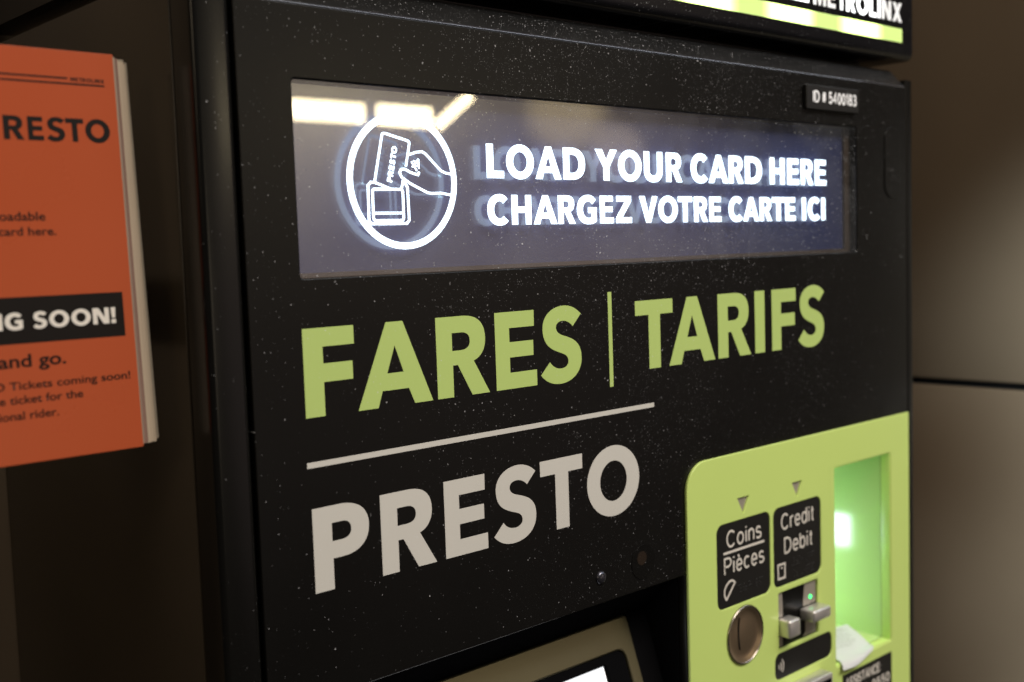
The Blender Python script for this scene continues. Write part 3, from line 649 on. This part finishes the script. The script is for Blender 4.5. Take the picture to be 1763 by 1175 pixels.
# right cheek and floor run back from a sloped lip
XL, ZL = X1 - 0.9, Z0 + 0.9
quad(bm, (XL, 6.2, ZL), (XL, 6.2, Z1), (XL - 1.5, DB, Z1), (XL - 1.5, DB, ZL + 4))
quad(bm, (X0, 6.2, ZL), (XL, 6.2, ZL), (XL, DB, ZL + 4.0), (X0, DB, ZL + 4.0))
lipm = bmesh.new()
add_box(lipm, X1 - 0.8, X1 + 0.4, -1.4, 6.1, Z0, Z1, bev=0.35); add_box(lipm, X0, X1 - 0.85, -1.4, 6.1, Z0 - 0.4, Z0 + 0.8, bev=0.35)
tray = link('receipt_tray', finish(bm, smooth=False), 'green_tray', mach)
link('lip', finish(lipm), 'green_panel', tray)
link('tray_lamp', box(X0 + 0.1, X0 + 1.6, 76, 108, -268, -240, bev=0.3), 'lamp_white', tray)
# assistance label
asl = link('assistance_label', plate([rrect(729.6, -352, 799.8, -321.4, 0.6)], -2.2, 0.15), 'plate', mach)
link('lettering', join([line_text('ASSISTANCE:', 733.5, 783.5, -332.6, 7.6, -2.22, w=0.17), line_text('58-0550', 752.0, 796.5, -343.8, 7.6, -2.22, w=0.17)]), 'white_ink', asl)
# ---- backlit sign box on top
bm = bmesh.new()
prof = [(0.4, 330), (0.0, 320), (0.0, 139.5), (0.6, 136.4), (2.4, 134.0), (5.0, 133.0), (250, 133.0), (250, 330)]
hd = link('sign_box', prism_x(prof, 236.8, 840.4), 'sign', mach)
hd_b = hd.data
link('stripe', letters([[(270, 145.2), (824.4, 145.2), (824.4, 155.4), (270, 155.4)]], 0.0, 0.2), 'sign_green', hd)
link('stripe', letters([[(270, 160.4), (698.9, 160.4), (698.9, 167.4), (270, 167.4)]], 0.0, 0.2), 'sign_white', hd)
link('lettering', letters(caps_line('METROLINX', 704.6, 824.2, 160.2, 14.0, gap=0.15), 0.0, 0.2), 'sign_white', hd)

# ================================================================== RECEIPT left in the tray
bm = bmesh.new()
prof = [(31, -302.5), (26, -304.0), (21, -305.4), (16, -307.0), (11.5, -308.8), (7.5, -310.2), (4.0, -310.9), (0.8, -311.2), (-2.0, -311.8), (-3.8, -313.2), (-4.8, -315.6)]
nw = 8; rows = []
for i, (d, z) in enumerate(prof):
    t = i / (len(prof) - 1); row = []
    for j in range(nw + 1):
        u = j / nw; x = 740 - 15 * t + (46 - 3 * t) * u
        dd, zz = d - 3.0 * u * (1 - t) + 1.2 * math.sin(3.1 * u + 4 * t), z + 0.8 * math.sin(5 * u + 2.5 * t)
        if t > 0.55: lift = max(0, u - 0.45) ** 1.3 * (t - 0.55) * 14; zz += lift; dd -= lift * 0.15
        row.append(bm.verts.new(W(x, dd, zz)))
    rows.append(row)
for i in range(len(prof) - 1):
    for j in range(nw): bm.faces.new((rows[i][j], rows[i][j + 1], rows[i + 1][j + 1], rows[i + 1][j]))
me = finish(bm, angle=80)
rec = link('receipt', me, 'paper'); 
bm = bmesh.new()
def on_paper(a, u):
    i0 = min(int(a), len(prof) - 2); f = a - i0; (d0, z0), (d1, z1) = prof[i0], prof[i0 + 1]; d, z = d0 + (d1 - d0) * f, z0 + (z1 - z0) * f; t = a / (len(prof) - 1)
    return (740 - 15 * t + (46 - 3 * t) * u, d - 3.0 * u * (1 - t) + 1.2 * math.sin(3.1 * u + 4 * t) - 0.35, z + 0.8 * math.sin(5 * u + 2.5 * t) + 0.25)
for k in range(9):
    a = 0.5 + 0.42 * k; hgt = 0.26 if k == 0 else 0.13; u = 0.2 if k else 0.1; end = 0.80 if k == 0 else random.uniform(0.6, 0.9)
    while u < end:
        w_ = random.uniform(0.04, 0.10)
        bm.faces.new([bm.verts.new(W(*on_paper(aa, uu))) for aa, uu in ((a, u), (a, u + w_), (a + hgt, u + w_), (a + hgt, u))]); u += w_ + 0.025
link('print', finish(bm), 'faint', rec)
tag(rec, 'crumpled white paper receipt hanging over the lip of the green tray', 'receipt')

# ================================================================== LEAFLETS beside the machine
TL = (0.0476, 0.0); LD = 22.8
LX0, LX1, LZ0, LZ1 = 103.0, 213.8, -79.9, 87.0
front = thing('leaflet', W(158, LD, LZ0), 'orange leaflet with black COMING SOON band at the front of the stack', 'leaflet', 'leaflets stacked beside the machine')
link('cover', plate([rrect(LX0, LZ0, LX1, LZ1, 0.5)], LD, 0.6, 0.1, tilt=TL), 'orange', front)
def ink(name, contours): return link(name, letters(contours, LD - 0.01, 0.05, tilt=TL), 'ink', front)
link('heading_rules', letters([[(LX0 + 5, 75.2), (193.7, 75.2), (193.7, 75.95), (LX0 + 5, 75.95)], [(LX0 + 5, 73.0), (209.2, 73.0), (209.2, 73.75), (LX0 + 5, 73.75)]], LD - 0.01, 0.05, tilt=TL), 'ink', front)
ink('heading', caps_line('METROLINX', 194.9, 209.2, 74.5, 1.6, gap=0.16))
ink('title', caps([('P', 157.0, 164.4), ('R', 166.3, 174.4), ('E', 175.8, 182.2), ('S', 183.3, 190.9), ('T', 191.2, 198.8), ('O', 199.4, 210.0)], 49.6, 9.6))
def ltext(name, s, x0, x1, z0, cap, bold=0.016): return link(name, text_mesh(s, x0, x1, z0, cap, LD - 0.01, tilt=TL, bold=bold, thick=0.05), 'ink', front)
ltext('body_text', 'reloadable', 155.4, 180.0, 17.3, 3.6); ltext('body_text', 'card here.', 161.0, 183.9, 11.3, 3.5)
band = link('band', letters([[(LX0 + 4, -31.9), (209.7, -31.9), (209.7, -13.2), (LX0 + 4, -13.2)]], LD - 0.01, 0.05, tilt=TL), 'ink', front)
link('band_lettering', letters(caps_line('COMING SOON!', 124.2, 206.0, -26.2, 6.7, gap=0.13, space=0.42), LD - 0.07, 0.05, tilt=TL), 'white_ink', front)
ltext('subtitle', 'and go.', 156.6, 183.6, -41.2, 5.3, 0.022)
ltext('body_text', 'PRESTO Tickets coming soon!', 138.6, 210.3, -50.1, 3.3); ltext('body_text', 'e ticket for the', 155.9, 189.5, -55.8, 3.4); ltext('body_text', 'occasional rider.', 143.2, 178.9, -62.1, 3.4)
# the leaflets behind, pushed a little further right one by one
M['edge_pink'] = paint('rosy_paper_edge', (0.23, 0.125, 0.095), 0.7, mottle=0.2)
M['edge_grey'] = paint('greyish_paper', (0.25, 0.21, 0.155), 0.75, mottle=0.2)
M['edge_dark'] = paint('brown_shadow_edge', (0.12, 0.075, 0.055), 0.75, mottle=0.2)  # dark brown leaflets stand in for the shadow lines between sheets
offs = [1.0, 1.7, 2.8, 3.5, 4.4, 5.0, 6.9, 8.8, 9.3, 10.6, 11.1, 12.6]
tones = ['edge_grey', 'edge_dark', 'edge_pink', 'edge_dark', 'edge_pink', 'edge_dark', 'cream', 'cream', 'edge_grey', 'cream', 'edge_dark', 'edge_grey']
proto = None
for i, ox in enumerate(offs):
    if proto is None:
        m_ = plate([rrect(LX0, LZ0 + 0.8, LX1, LZ1 - 0.8, 0.4)], LD, 0.8, 0.25, tilt=TL)
        m_.transform(Matrix.Translation(-W(158, LD, LZ0)))
        proto = link('leaflet', m_, 'cream'); lo = proto
    else:
        lo = proto.copy(); C.objects.link(lo)
    lo.material_slots[0].link = 'OBJECT'; lo.material_slots[0].material = M[tones[i]]
    lo.location = W(158 + ox, LD + 1.0 + i * 0.95, LZ0 + 0.5 * random.uniform(-1, 1) - (1.2 if tones[i] == 'cream' else 0))
    lo.rotation_euler = (0, math.radians(-0.35 * ox / 11 + random.uniform(-0.10, 0.10)), 0)
    tag(lo, 'thin paper leaflet in the stack, only its right edge shows behind the orange front one', 'leaflet', 'leaflets stacked beside the machine')
bm = bmesh.new(); add_box(bm, 108, 205, LD + 15, LD + 18, -70, 60, bev=0.8); add_box(bm, 118, 126, LD + 18.1, 262.9, -30, 10)
link('leaflet_holder', finish(bm), 'side', mach)
